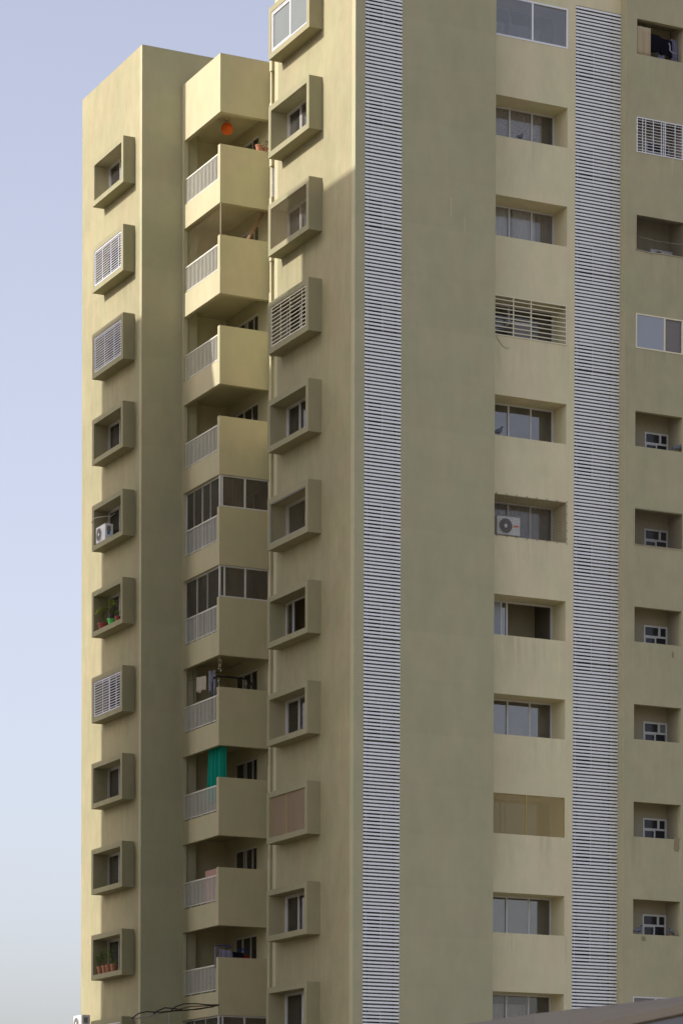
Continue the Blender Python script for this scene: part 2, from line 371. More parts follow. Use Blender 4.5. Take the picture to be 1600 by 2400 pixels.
# interior partitions and floors so the rooms behind the glass are rooms
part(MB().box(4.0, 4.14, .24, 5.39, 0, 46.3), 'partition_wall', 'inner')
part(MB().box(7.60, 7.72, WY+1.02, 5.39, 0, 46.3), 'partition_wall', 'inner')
for k in range(-1, 12):
    z = MBZ-H*k-.75
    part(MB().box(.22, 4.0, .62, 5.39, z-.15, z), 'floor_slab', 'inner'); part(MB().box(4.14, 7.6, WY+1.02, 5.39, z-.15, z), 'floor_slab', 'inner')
    part(MB().box(7.72, 12.78, 1.9, 5.39, z-.15, z), 'floor_slab', 'inner')

# louvre shafts: recessed concrete back wall, small windows, two dark posts, individual slats
def louvre(x0, x1, yface, ztop, zbot_vis, pitch, name_top):
    scr = MB(); pd = .02
    for xx in (x0+.17, x1-.17 if x1 < 3 else x1-.28):
        scr.box(xx-.02, xx+.02, yface+.03, yface+.07, .4, ztop)
    s = part(scr, 'louvre_screen', 'black')
    mb = MB().box(0, x1-x0-.006, 0, .018, -.029, .029)
    me = bpy.data.meshes.new('slat'); me.from_pydata(mb.v, [], mb.f); me.materials.append(M['slat'])
    z = ztop-.05; n = 0
    while z > zbot_vis and n < 298:
        o = place('slat', me, s, (x0+.003+random.uniform(-.002, .002), yface-.004+random.uniform(-.003, .003), z+random.uniform(-.003, .003)))
        o.rotation_euler = (random.uniform(-.05, .05), 0, 0); z -= pitch; n += 1
        if n % 28 == 20: z -= pitch*.10
    low = MB()
    while z > .5: low.box(x0+.003, x1-.003, yface-.004, yface+.018, z-.031, z+.031); z -= pitch
    if name_top:
        z = ztop-.05+pitch
        while z < name_top: low.box(x0+.003, x1-.003, yface-.004, yface+.018, z-.031, z+.031); z += pitch
    lo = low.build('distant_slats', M['slat'], s); lo['kind'] = 'stuff'
    return s
ls = louvre(.32, 1.53, .002, 39.4, 7.9, .1071, 44.0)
rs = louvre(7.797, 9.396, WY+.002, 39.222, 8.0, .1060, 0)
part(MB().box(.24, 1.6, .50, .6, 0, TOPZ).box(.22, .32, .24, .5, 0, TOPZ).box(1.53, 1.6, .24, .5, 0, TOPZ), 'shaft_wall', 'shaft')
part(MB().box(7.72, 9.396, 1.2, 1.3, 0, TOPZ).box(7.72, 7.797, WY+.2, 1.2, 0, 39.2), 'shaft_wall', 'shaft')
for k in range(0, 11):
    z = 38.3-H*k
    f = frame(MB(), 'y', .44, .49, .62, 1.15, z-1.0, z, .04); fo = part(f, 'shaft_window', 'alu'); fo2 = MB().box(.66, 1.11, .455, .465, z-.96, z-.04).build('window_pane', M['dark'], fo)
    f = frame(MB(), 'y', 1.12, 1.19, 8.15, 8.75, z-1.25, z-.1, .04); fo = part(f, 'shaft_window', 'alu'); fo2 = MB().box(8.19, 8.71, 1.14, 1.15, z-1.21, z-.14).build('window_pane', M['dark'], fo)
    part(MB().tube([(1.0, .40, z-2.6), (1.0, .40, z-1.3), (1.25, .40, z-1.15)], .03), 'drain_pipe', 'galv')
    part(MB().tube([(9.05, 1.05, z-2.7), (9.05, 1.05, z-1.5)], .03), 'drain_pipe', 'shaft')

for x_, z_, l_ in ((3.17, 32.2, .55), (3.63, 31.75, .45)):
    part(MB().box(x_-.006, x_+.006, -.003, -.001, z_-l_/2, z_+l_/2), 'paint_scratch', 'beige')
# ------------------------------------------------------------------ window hoods
def hood(x_out, x_in, y0, y1, z0, z1, label=None):
    """open concrete box around a window; local origin at the outer bottom near corner"""
    mb = MB(); d = x_in-x_out; w_ = y1-y0; h = z1-z0
    mb.box(0, d, 0, w_, 0, RIM).box(0, d, 0, w_, h-RIM, h).box(0, d, 0, RIM, RIM, h-RIM).box(0, d, w_-RIM, w_, RIM, h-RIM)
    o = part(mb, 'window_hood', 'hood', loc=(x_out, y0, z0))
    if label: o['label'] = label
    return o, d, w_, h
def inner_window(o, xw, w_, h, frames='alu', bounds=None, glass='glass', off=0.0, skip=()):
    a, b = RIM, w_-RIM
    if bounds is None: bounds = [a+.05, a+(b-a)*.30, a+(b-a)*.63, b-.05]
    f = frame(MB(), 'x', xw, xw+.07, a, b, RIM, h-RIM, .035, bounds[1:-1], .03)
    # sash edges just inside the frame
    for q, (c, d2) in enumerate(zip(bounds, bounds[1:])):
        if q in skip: continue
        frame(f, 'x', xw+.025, xw+.045, c+.018, d2-.018, RIM+.050, h-RIM-.050, .022)
    fo = f.build('window_frame', M[frames], o)
    panes(o, 'x', xw+.035, bounds, RIM+.05, h-RIM-.05, M[glass] if isinstance(glass, str) else [M[q] for q in glass], skip=skip)
def curtain(o, x, y0, y1, z0, z1, mat, seed=0, amp=.035, freq=11):
    return cloth(((x, y0, z1), (x, y1, z1)), z1-z0, n=70, amp=amp, freq=freq, seed=seed).build('curtain', M[mat], o, smooth=True)
def grille(o, x, y0, y1, z0, z1, nh, vs, mat, dbl=False, r=.011):
    f = frame(MB(), 'x', x-.018, x+.018, y0, y1, z0, z1, .03).build('grille_frame', M[mat], o)
    me = None
    for j in range(1, nh):
        z = z0+(z1-z0)*j/nh
        if me is None:
            mb = MB().box(-r, r, y0+.03, y1-.03, -r, r); me = bpy.data.meshes.new('grille_bar'); me.from_pydata(mb.v, [], mb.f); me.materials.append(M[mat])
        place('grille_bar', me, o, (x-.006, 0, z))
    for v in vs:
        MB().box(x+.0065, x+.022, v-.014, v+.014, z0+.03, z1-.03).build('grille_post', M[mat], o)

# main block hoods
hoods = {}
for k in range(-1, 12):
    z0, z1 = MBZ-H*k, MBZT-H*k
    o, d, w_, h = hood(MBX, 0, MBN, MBF, z0, z1); hoods[k] = o
    xw = d+.10                                  # window plane just behind the wall face
    a, b = RIM, w_-RIM
    if k == 0:
        fo = frame(MB(), 'x', .02, .08, a, b, RIM, h-RIM, .05, [(3.60-MBN, .06)]).build('window_frame', M['alu'], o)
        frame(MB(), 'x', .03, .07, 3.63-MBN, b-.06, RIM+.06, h-RIM-.06, .04).build('window_sash', M['alu'], o)
        panes(o, 'x', .05, [a+.05, 3.6-MBN, b-.05], RIM+.05, h-RIM-.05, M['frost'])
    elif k == 3:
        grille(o, .03, a+.02, b-.02, RIM+.02, h-RIM-.02, 10, [3.59-MBN, 4.27-MBN, 2.75-MBN], 'bars')
        inner_window(o, xw, w_, h, glass='glass2')
    elif k == 5:
        inner_window(o, xw, w_, h, bounds=[a+.05, a+.9, b-.08], glass='glass2'); curtain(o, xw+.12, a, b, RIM, h-RIM, 'curtd', 5)
        frame(MB(), 'x', .012, .03, a+.01, b-.01, RIM+.01, h-RIM-.01, .02).build('net_frame', M['galv'], o)
    elif k == 6:
        inner_window(o, xw, w_, h, bounds=[a+.05, a+.10, 3.55-MBN+.9, b-.05], glass='glass2', skip=(1,))
    elif k == 8:
        inner_window(o, xw, w_, h)
    elif k in (1,):
        inner_window(o, xw, w_, h, bounds=[a+.05, 4.01-MBN, b-.05], glass='glass'); curtain(o, xw+.10, a, 4.05-MBN, RIM, h-RIM, 'curtp', 3); curtain(o, xw+.15, 4.05-MBN, b, RIM, h-RIM, 'curtb', 33)
    elif k == 2:
        inner_window(o, xw, w_, h, bounds=[a+.05, 4.01-MBN, b-.05], glass='glass'); curtain(o, xw+.14, a, b, RIM, h-RIM, 'curtw', 4, amp=.015)
    elif k == 7:
        inner_window(o, xw, w_, h, bounds=[a+.05, 4.01-MBN, b-.05], glass='glass'); curtain(o, xw+.10, a, 4.5-MBN, RIM, h-RIM, 'curtw', 7)
    elif k == 10:
        inner_window(o, xw, w_, h, bounds=[a+.05, 3.7-MBN, b-.05], glass='glass'); curtain(o, xw+.13, a, b-.25, RIM, h-RIM, 'curt', 9)
    else:
        inner_window(o, xw, w_, h, bounds=[a+.05, 4.01-MBN, b-.05], glass='glass'); curtain(o, xw+.14, a, b-.03-(k % 3)*.12, RIM, h-RIM, 'curt', k)

# ------------------------------------------------------------------ bay windows
BW = [4.78, 5.17, 5.95, 6.73, WXR]
YW = WY+.80
for k in range(-1, 12):
    z0, z1 = WB-H*k, WT-H*k
    if k == 0:
        f = frame(MB(), 'y', WY-.012, WY+.06, 4.9, WXR-.002, z0+.002, z1-.002, .05, [(6.28, .06)])
        fo = part(f, 'outer_window', 'slat'); panes(fo, 'y', WY+.02, [4.95, 6.28, WXR-.05], z0+.05, z1-.05, M['glassm'])
    f = frame(MB(), 'y', YW, YW+.07, BW[0], BW[-1]-.002, z0+.002, z1-.002, .05, BW[1:-1] if k != 6 else [5.72, 5.92], .055)
    fo = part(f, 'window', 'alu')
    if k == 6:
        panes(fo, 'y', YW+.03, [4.83, 5.72, 5.92, WXR-.05], z0+.05, z1-.05, [M['frostb'], M['glassb']], skip=(2,))
    else:
        panes(fo, 'y', YW+.03, [BW[0]+.05, BW[1], BW[2], BW[3], WXR-.05], z0+.05, z1-.05, M['glass'] if k in (1, 2, 3, 5, 10) else M['glassb'])
    def bc(x0, x1, mat, seed, zt=z1, amp=.03, fr=6, dy=.10):
        cloth(((x0, YW+dy, zt), (x1, YW+dy, zt)), zt-z0, n=80, amp=amp, freq=fr*1.6, seed=seed).build('curtain', M[mat], fo, smooth=True)
    if k == 0: bc(6.9, 7.45, 'curt', 8)
    if k == 1: bc(4.8, 7.1, 'curtp', 1)
    if k == 2: bc(4.8, 5.95, 'curtw', 2, fr=5); bc(6.1, 6.9, 'curtw', 3, fr=4); bc(6.95, 7.5, 'curt', 4)
    if k == 5: bc(4.9, 7.45, 'curt', 5)
    if k == 10: bc(5.0, 6.7, 'curt', 6, z1-.3)
    if k == 8:
        pass
part(MB().box(4.2, 7.58, WY+2.0, WY+2.08, WB-H*6-.7, WT-H*6+.55), 'partition_wall', 'ceil')  # pale wall added close behind the open bay window to lighten its room
part(MB().box(6.10, 6.30, WY+1.96, WY+1.998, WB-H*6-.7, WB-H*6+.62), 'inner_door', 'dark')
# bay grille at the fourth opening
k = 3; z0, z1 = WB-H*k, WT-H*k
gf = part(frame(MB(), 'y', WY-.02, WY+.015, 4.9, WXR-.002, z0+.002, z1-.002, .035), 'window_grille', 'bars')
me = None
for j in range(1, 9):
    mb = MB().box(4.935, WXR-.04, WY-.018, WY-.002, -.014, .014)
    if me is None: me = bpy.data.meshes.new('grille_bar'); me.from_pydata(mb.v, [], mb.f); me.materials.append(M['bars'])
    place('grille_bar', me, gf, (0, 0, z0+(z1-z0)*j/9))
for v in (5.66, 6.27): MB().box(v-.018, v+.018, WY-.001, WY+.012, z0+.037, z1-.037).build('grille_post', M['bars'], gf)

# right wing: grille (k1), cream sliding window (k3), white window (k10)
k = 1; z0, z1 = RB-H*k, RT-H*k
gf = part(frame(MB(), 'y', RY-.015, RY+.02, RX+.002, RXR-.002, z0+.002, z1-.002, .025), 'window_grille', 'wbars')
me = None
for j in range(1, 12):
    mb = MB().box(RX+.03, RXR-.03, RY-.012, RY, -.007, .007)
    if me is None: me = bpy.data.meshes.new('grille_bar'); me.from_pydata(mb.v, [], mb.f); me.materials.append(M['wbars'])
    place('grille_bar', me, gf, (0, 0, z0+(z1-z0)*j/12))
for v in (9.987, 10.094, 10.371, 10.66, 10.75, 10.81, 11.16, 11.42):
    MB().box(v-.011, v+.011, RY+.001, RY+.012, z0+.03, z1-.03).build('grille_post', M['wbars'], gf)
for k, mat, xm in ((3, 'bars', 10.81), (10, 'alu', 10.6)):
    z0, z1 = RB-H*k, RT-H*k
    fo = part(frame(MB(), 'y', RY-.012, RY+.05, RX+.002, RXR-.002, z0+.002, z1-.002, .04, [(xm, .05)]), 'window', mat)
    panes(fo, 'y', RY+.02, [RX+.04, xm, RXR-.04], z0+.04, z1-.04, [M['frostb'], M['glass2']] if k == 3 else M['glass2'])
    cloth(((RX+.05, RY+.14, z1), (RXR-.05, RY+.14, z1)), z1-z0, amp=.01, freq=4, seed=k).build('curtain', M['curtb' if k == 3 else 'curtd'], fo, smooth=True)
# repaired paint patches on the right wing wall
def blob(cx, cz, w_, h_, seed):
    rnd = random.Random(seed); n = 18; mb = MB(); pts = []
    for i in range(n):
        t = 2*math.pi*i/n; rx = (abs(math.cos(t))**.6)*math.copysign(1, math.cos(t)); rz = (abs(math.sin(t))**.6)*math.copysign(1, math.sin(t))
        s = rnd.uniform(.85, 1.05); pts.append((cx+rx*w_/2*s, cz+rz*h_/2*s))
    f = [(x, RY-.004, z) for x, z in pts]; b = [(x, RY-.001, z) for x, z in pts]
    mb.v = f+b; mb.f = [list(range(n))[::-1]]+[[i, (i+1) % n, n+(i+1) % n, n+i] for i in range(n)]
    return mb
part(blob(11.33, 13.82, .22, .50, 1), 'paint_patch', 'patch'); part(blob(11.16, 19.68, .07, .2, 2), 'paint_patch', 'patch')
part(blob(10.15, 11.0-.16, .16, .16, 4), 'paint_patch', 'patch')

# ------------------------------------------------------------------ rear wing
WX, WYF, WYB, WTOP = -.15, 16.06, 21.66, 42.07
WZT, WZB, WXO, WN, WF = 39.134, 37.564, -.5825, 16.684, 19.557
hwg = [(WN+RIM, WF-RIM, WZB-H*k+RIM, WZT-H*k-RIM) for k in range(0, 12)]
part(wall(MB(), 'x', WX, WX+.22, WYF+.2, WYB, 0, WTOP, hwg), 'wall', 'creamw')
part(MB().box(WX, 1.34, WYF, WYF+.2, 0, WTOP).box(1.34, 1.9, WYF, WYF+.2, 0, 40.93).box(1.34, 13, WYF, WYF+.2, 40.93, WTOP), 'wall', 'olive')
part(MB().box(WX+.22, 13, WYB-.2, WYB, 0, WTOP), 'wall', 'cream')
part(MB().box(12.8, 13, WYF+.2, WYB-.2, 0, WTOP), 'wall', 'cream')
part(MB().box(WX+.22, 12.8, WYF+.2, WYB-.2, 40.93, 41.2), 'roof_slab', 'beige')
part(MB().box(3.6, 3.72, WYF+.55, WYB-.2, 0, 40.93), 'partition_wall', 'inner')
part(MB().box(1.7, 1.9, WYF+.2, WYF+.5, 0, 40.93).box(1.9, 3.2, WYF+.44, WYF+.55, 0, 40.93), 'balcony_rear_wall', 'cream')
for k in range(0, 12):
    z = WZB-H*k-.75; part(MB().box(WX+.22, 3.6, WYF+.56, WYB-.2, z-.15, z), 'floor_slab', 'inner')
whoods = {}
for k in range(0, 12):
    z0, z1 = WZB-H*k, WZT-H*k
    o, d, w_, h = hood(WXO, WX, WN, WF, z0, z1); whoods[k] = o
    xw = d+.10; a, b = RIM, w_-RIM; mid = 18.32-WN
    if k in (1, 2, 6):
        grille(o, .03, a+.02, b-.02, RIM+.02, h-RIM-.02, 14 if k != 6 else 13,
               [17.2-WN, 17.9-WN, 18.7-WN] if k == 1 else ([17.6-WN, 18.5-WN] if k == 2 else [17.35-WN, 17.95-WN, 18.02-WN, 18.6-WN]), 'wbars', r=.0068 if k == 1 else .0105)
        inner_window(o, xw, w_, h, frames='dark', glass='glass2')
    elif k == 10:
        frame(MB(), 'x', .02, .08, a, b, RIM, h-RIM, .05, [(mid-.5, .05)]).build('window_frame', M['alu'], o)
        panes(o, 'x', .05, [a+.05, mid-.5, b-.05], RIM+.05, h-RIM-.05, M['frost'])
    else:
        inner_window(o, xw, w_, h, bounds=[a+.05, mid, b-.05], glass='glass'); curtain(o, xw+.12, a, b-.05-(k % 4)*.12, RIM, h-RIM, 'curtw' if k in (0, 7) else ('curtp' if k == 8 else 'curt'), 20+k)

# gap wall between the blocks, duct fin with openings
GX = 3.2
gw = [(13.87, 15.70, 38.86-1.35-H*k, 38.86-H*k) for k in range(0, 12)]
part(wall(MB(), 'x', GX, GX+.2, 5.63, WYF+.55, 0, 41.0, gw), 'wall', 'cream')
part(MB().box(GX+.2, GX+2.4, 5.63, 16.06, 40.7, 41.0).box(GX+2.2, GX+2.4, 5.63, 16.06, 0, 40.7), 'service_block', 'cream')
for k in range(0, 12):
    z = 36.6-H*k; part(MB().box(GX+.2, GX+2.2, 5.63, 16.06, z-.15, z), 'floor_slab', 'inner')
hf = [(1.125, 1.7, 37.63-H*k, 38.63-H*k) for k in range(0, 12)]
fin = MB(); wall(fin, 'y', 8.03, 8.2, 1.0, 3.2, 0, 40.4, [(1.0, 2.2, h[2], h[3]) for h in hf])
part(fin, 'duct_wall', 'cream')
part(MB().box(1.09, 1.16, 8.24, 8.34, 0, 40.4).box(1.16, 3.2, 8.26, 8.34, 0, 40.4), 'duct_wall', 'cream')
lv = MB()
for j in range(16): lv.box(1.08, 1.5, 8.16, 8.19, 34.70+j*.058, 34.735+j*.058)
part(lv, 'duct_louvre', 'wbars')

# ------------------------------------------------------------------ corner balconies
BX, BY, BZB, BZT, PY = 1.341, 12.8625, 38.991, 40.928, 15.93
def balcony(k):
    zb, zt = BZB-H*k, BZT-H*k
    mb = MB(); X1 = GX
    mb.box(BX, X1, BY, BY+.18, zb, zt)
    if k == 0:
        mb.box(BX, BX+.15, BY+.18, WYF, zb, zt); mb.box(BX+.15, X1, BY+.18, WYF, zt-.3, zt-.1)
    else:
        mb.box(BX, BX+.15, BY+.18, PY, zb, zb+.80)
    o = part(mb, 'balcony', 'cream')
    s = MB().box(BX+.15, X1, BY+.18, WYF, zb+.3, zb+.47)
    s.box(1.9, X1, WYF, WYF+.44, zb+.3, zb+.47); s.build('balcony_slab', M['ceil'], o)
    if k == 0: return o
    # railing on the side lip
    xr = BX+.07; y0, y1 = BY+.18, PY-.02
    rb, rt = zb+.86, zb+1.71
    r_ = MB().box(xr-.022, xr+.022, y0, y1, rt-.045, rt).box(xr-.014, xr+.014, y0, y1, rb, rb+.03)
    for yy in (y0+.55, y0+1.4, y0+2.3): r_.box(xr-.012, xr+.012, yy-.02, yy+.02, zb+.80, rb)
    r_.build('railing', M['rail'], o)
    nb = 25
    me = bpy.data.meshes.get('baluster_mesh')
    if not me:
        q = MB().box(-.009, .009, -.013, .013, 0, .78); me = bpy.data.meshes.new('baluster_mesh'); me.from_pydata(q.v, [], q.f); me.materials.append(M['rail'])
    for i in range(nb):
        place('baluster', me, o, (xr, y0+.06+(y1-y0-.1)*i/(nb-1), rb+.03))
    return o
balc = {k: balcony(k) for k in range(0, 12)}
part(MB().box(BX, BX+.15, PY, WYF, 0, 38.99), 'balcony_pilaster', 'cream')
for k in range(0, 12):                                            # room windows opening on the balconies
    y0, y1, z0, z1 = gw[k]
    vs = [y0+.42, y0+1.0, y0+1.15] if k % 3 else [y0+.55, y0+1.25]
    f = frame(MB(), 'x', GX+.02, GX+.08, y0, y1, z0, z1, .055, vs, .045)
    fo = part(f, 'balcony_window', 'alu'); panes(fo, 'x', GX+.05, [y0+.05, vs[0], vs[1], y1-.05], z0+.05, z1-.05, M['glass2'])
    if k in (2, 8, 9): cloth(((GX+.2, y0+.05, z1), (GX+.2, y0+.5, z1)), 1.3, seed=k, freq=3).build('curtain', M['curtp'], fo, smooth=True)
# enclosed balconies (aluminium glazing above the parapet of floors 5, 6 and 11)
for k, sm, fm in ((5, [15.24, 14.57, 13.86], [1.47, 2.30]), (6, [15.0, 14.1], [1.56, 2.32]), (11, [15.15, 14.16], [1.53, 2.33])):
    zb, zt = BZB-H*k, BZT-H*k; zc = zb+H
    zt = zt+.002; zc = zc-.002
    f = frame(MB(), 'y', BY+.05, BY+.11, BX+.03, GX-.004, zt, zc, .05, [(fm[0], .06), (fm[1], .06)])
    o = f.build('balcony_glazing', M['alu'], tower)
    panes(o, 'y', BY+.08, [BX+.08, fm[0], fm[1], GX-.05], zt+.05, zc-.05, M['glass2'])
    s = frame(MB(), 'x', BX+.105, BX+.148, BY+.185, PY-.003, zb+.803, zc, .05, sm, .045)
    o2 = s.build('balcony_glazing', M['alu'], tower)
    panes(o2, 'x', BX+.125, [BY+.23]+sm[::-1]+[PY-.05], zb+.85, zc-.05, M['glass2'])
    if k != 11:
        cloth(((BX+.2, BY+.3, zc), (BX+.2, PY, zc)), 1.35, amp=.012, seed=k).build('curtain', M['curtb'], o2, smooth=True)
        cloth(((BX+.25, BY+.3, zc), (BX+.25+.9*(k-4)*.5+.4, BY+.3, zc)), 1.35, amp=.015, seed=k+3).build('curtain', M['curtd'], o, smooth=True)
print('structure done', len(bpy.data.objects))

# ------------------------------------------------------------------ neighbouring twin tower, outside the frame, that throws the shade
tw = thing('neighbour_tower', 'twin cream apartment tower standing across the gap on the sunny left side', 'building', (-18, 0, 0))
def tp(mb, n, mt): return mb.build(n, M[mt], tw)
th1 = [(2.6, 5.4, MBZ-H*k, MBZT-H*k) for k in range(-1, 12)]
th2 = [(18.4, 21.2, MBZ-H*k, MBZT-H*k) for k in range(-1, 12)]
th3 = [(11.0, 13.6, MBZ-H*k-.4, MBZT-H*k) for k in range(0, 12)]
tp(wall(MB(), 'x', -.25, 0, .6, 6.85, 0, 43.7, th1), 'wall', 'cream')
tp(wall(MB(), 'x', -.25, 0, 17.3, 22.9, 0, 43.6, th2), 'wall', 'cream')
tp(wall(MB(), 'x', -1.75, -1.5, 6.85, 17.3, 0, 41.7, th3), 'wall', 'cream')
tp(MB().box(-12, -.25, .6, .85, 0, 43.7).box(-12, -.25, 22.65, 22.9, 0, 43.6).box(-12.25, -12, .6, 22.9, 0, 41.7), 'wall', 'olive')
tp(MB().box(-12, -.25, 6.6, 6.85, 0, 43.7).box(-12, -.25, 17.3, 17.55, 0, 43.6), 'wall', 'olive')
tp(MB().box(-12, -.25, .85, 6.6, 43.0, 43.3).box(-12, -.25, 17.55, 22.65, 43.0, 43.3).box(-12, -1.75, 6.85, 17.3, 41.0, 41.3), 'roof_slab', 'beige')
for k in range(0, 13):
    z = MBZ-H*k-.75
    for bb in ((-12, -.25, .85, 6.6), (-12, -.25, 17.55, 22.65), (-12, -1.75, 6.85, 17.3)): tp(MB().box(*bb, z-.15, z), 'floor_slab', 'inner')
for hs_, xx in ((th1, -.15), (th2, -.15), (th3, -1.65)):
    for y0, y1, z0, z1 in hs_:
        fo = tp(frame(MB(), 'x', xx, xx+.06, y0, y1, z0, z1, .05, [(y0+y1)/2]), 'window', 'alu'); panes(fo, 'x', xx+.03, [y0+.05, (y0+y1)/2, y1-.05], z0+.05, z1-.05, M['glass2'])
for hs_ in (th1, th2):
    for y0, y1, z0, z1 in hs_:
        mb = MB(); y0 -= .17; y1 += .17; z0 -= .17; z1 += .17
        mb.box(0, .45, y0, y1, z0, z0+.17).box(0, .45, y0, y1, z1-.17, z1).box(0, .45, y0, y0+.17, z0+.17, z1-.17).box(0, .45, y1-.17, y1, z0+.17, z1-.17)
        tp(mb, 'window_hood', 'hood')

# ------------------------------------------------------------------ small things
def ac_unit(label, loc, rz=0, w_=.80, h_=.55, d_=.28, band=False):
    """outdoor unit, fan grille facing local -Y, feet at z=0"""
    t = thing('ac_outdoor_unit', label, 'air conditioner', loc, rz, None)
    MB().box(0, w_, 0, d_, .04, h_).build('casing', M['acw'], t, bevel=.012)
    cx, cz, r = w_*.36, h_*.52, h_*.40
    g_ = MB().lathe([(r, -.004), (r*1.0, -.02), (r*.93, -.02), (r*.93, -.004)], (cx, 0, cz), 28, 'y'); g_.build('fan_ring', M['acw'], t)
    MB().lathe([(r*.92, -.003), (r*.92, -.010)], (cx, 0, cz), 28, 'y').build('fan_well', M['acg'], t)
    sp = MB()
    for q in range(20):
        a = 2*math.pi*q/20; sp.tube([(cx+math.cos(a)*r*.25, -.016, cz+math.sin(a)*r*.25), (cx+math.cos(a+.25)*r*.92, -.016, cz+math.sin(a+.25)*r*.92)], .004, 4)
    for rr in (.45, .7): sp.tube([(cx+math.cos(2*math.pi*q/24)*r*rr, -.018, cz+math.sin(2*math.pi*q/24)*r*rr) for q in range(25)], .004, 4)
    sp.build('fan_guard', M['galv'], t)
    MB().lathe([(r*.24, -.012), (r*.24, -.03)], (cx, 0, cz), 16, 'y').build('fan_hub', M['white'], t)
    vb = MB()
    for q in range(7): vb.box(w_*.80, w_*.96, -.006, -.001, h_*.25+q*.045, h_*.25+q*.045+.015)
    vb.build('vent_slots', M['acw'], t)
    if band: MB().box(w_*.70, w_*.93, -.008, -.002, h_*.50, h_*.58).build('orange_label', M['orange'], t)
    MB().box(w_+.001, w_+.03, .06, .20, h_*.55, h_*.85).build('valve_cover', M['acg'], t)
    MB().box(.08, .12, .02, d_-.02, 0, .04).box(w_-.12, w_-.08, .02, d_-.02, 0, .04).build('feet', M['acg'], t)
    return t
# unit in the fifth left hood: fan faces the street (-X)
z4 = WZB-H*4+RIM
t = ac_unit('white outdoor AC unit standing inside a left wing window hood, blue tag on its side', (WXO+.06, 19.33, z4), -math.pi/2, .88, .60, .30)
MB().box(.885, .90, .08, .17, .22, .32).build('blue_tag', M['acb'], t)
pp = MB().tube([(-.62, 19.56, 26.57), (-.60, 19.5, 26.60), (-.585, 19.40, 26.68), (-.45, 19.25, 26.72), (-.25, 19.1, 26.73), (-.12, 18.95, 26.73)], .012)
tag(pp.build('cable', M['rail'], None, smooth=True), 'thin pale cable bent across the hood that holds the AC unit', 'cable')
tag(MB().tube([(-.25, 18.95, z4+.55), (-.22, 19.0, z4+.75), (-.15, 18.9, z4+.95), (-.05, 18.7, z4+1.05)], .018).build('refrigerant_pipe', M['galv'], None, smooth=True), 'grey pipe rising behind the AC unit in the left wing hood', 'pipe')
ac_unit('cream outdoor AC unit with an orange stripe on a right window ledge behind netting', (5.16, .70, WB-H*5+.003), 0, .80, .60, .28, band=True)
# unit outside the left wing at the very bottom, on a bracket
t = ac_unit('white outdoor AC unit on a wall bracket at the bottom left edge of the wing', (-1.05, 20.0, 8.72), -math.pi/2, .85, .62, .30)
t.location = (-.86, 20.55, 8.75)
MB().box(-.02, .87, .27, .70, -.05, -.005).build('bracket', M['galv'], t)
MB().box(.02, .05, .30, .70, -.30, -.05).box(.80, .83, .30, .70, -.30, -.05).build('bracket_arm', M['galv'], t)

def pot(t, r, h_, mat, rim=True):
    MB().lathe([(r*.68, 0), (r*.95, h_*.82), (r*1.08, h_*.82), (r*1.1, h_), (r*.92, h_), (r*.9, h_*.9)], n=16).build('pot', M[mat], t, smooth=False)
    MB().lathe([(r*.88, h_*.80), (r*.88, h_*.88)], n=12).build('soil', M['soil'], t)
def leaf(mb, p, d, L, wd, droop=.3):
    d = Vector(d).normalized(); p = Vector(p); s = d.cross(Vector((0, 0, 1)))
    if s.length < .1: s = Vector((1, 0, 0))
    s = s.normalized()*wd; m1 = p+d*L*.5; e = p+d*L+Vector((0, 0, -droop*L))
    mb.quad(p, m1+s, e, m1-s)
def palm_plant(t, h0, H_, n, seed, mat='leafy', spread=.45):
    rnd = random.Random(seed); fr = MB(); st = MB()
    for i in range(n):
        a = rnd.uniform(0, 6.28); sp = rnd.uniform(.4, 1)*spread; hh = H_*rnd.uniform(.7, 1.0)
        pts = [Vector((0, 0, h0)), Vector((math.cos(a)*sp*.15, math.sin(a)*sp*.15, h0+hh*.55)), Vector((math.cos(a)*sp*.5, math.sin(a)*sp*.5, h0+hh*.92)), Vector((math.cos(a)*sp, math.sin(a)*sp, h0+hh*.95)), Vector((math.cos(a)*sp*1.35, math.sin(a)*sp*1.35, h0+hh*.78))]
        st.tube(pts, .007, 4, .003)
        for j in range(26):
            q = .42+.58*j/25; x = q*4; ii = min(int(x), 3); pnt = pts[ii].lerp(pts[ii+1], x-ii)
            out = (pts[ii+1]-pts[ii]).normalized(); side = out.cross(Vector((0, 0, 1))); side = side.normalized() if side.length > .01 else Vector((1, 0, 0))
            for sg in (-1, 1): leaf(fr, pnt, out*.7+side*sg*1.0+Vector((0, 0, rnd.uniform(-.2, .2))), rnd.uniform(.09, .15), .008, .45)
    st.build('stem', M['stem'], t); fr.build('leaves', M[mat], t)
def bush_plant(t, h0, H_, n, seed, mat='leaf', spread=.16, L=.12):
    rnd = random.Random(seed); fr = MB(); st = MB()
    for i in range(5):
        a = rnd.uniform(0, 6.28); e = Vector((math.cos(a)*spread, math.sin(a)*spread, h0+H_*rnd.uniform(.75, 1))); s0 = Vector((0, 0, h0)); md = s0.lerp(e, .5)+Vector((rnd.uniform(-.03, .03), rnd.uniform(-.03, .03), .03))
        st.tube([s0, md, e], .007, 4, .003)
        for j in range(n//5):
            q = rnd.uniform(.35, 1.05); p = (md.lerp(e, q*2-1) if q > .5 else s0.lerp(md, q*2))
            leaf(fr, p, (rnd.uniform(-1, 1), rnd.uniform(-1, 1), rnd.uniform(-.3, .9)), rnd.uniform(.6, 1.2)*L, L*.22, .2)
    st.build('stem', M['stem'], t); fr.build('leaves', M[mat], t)
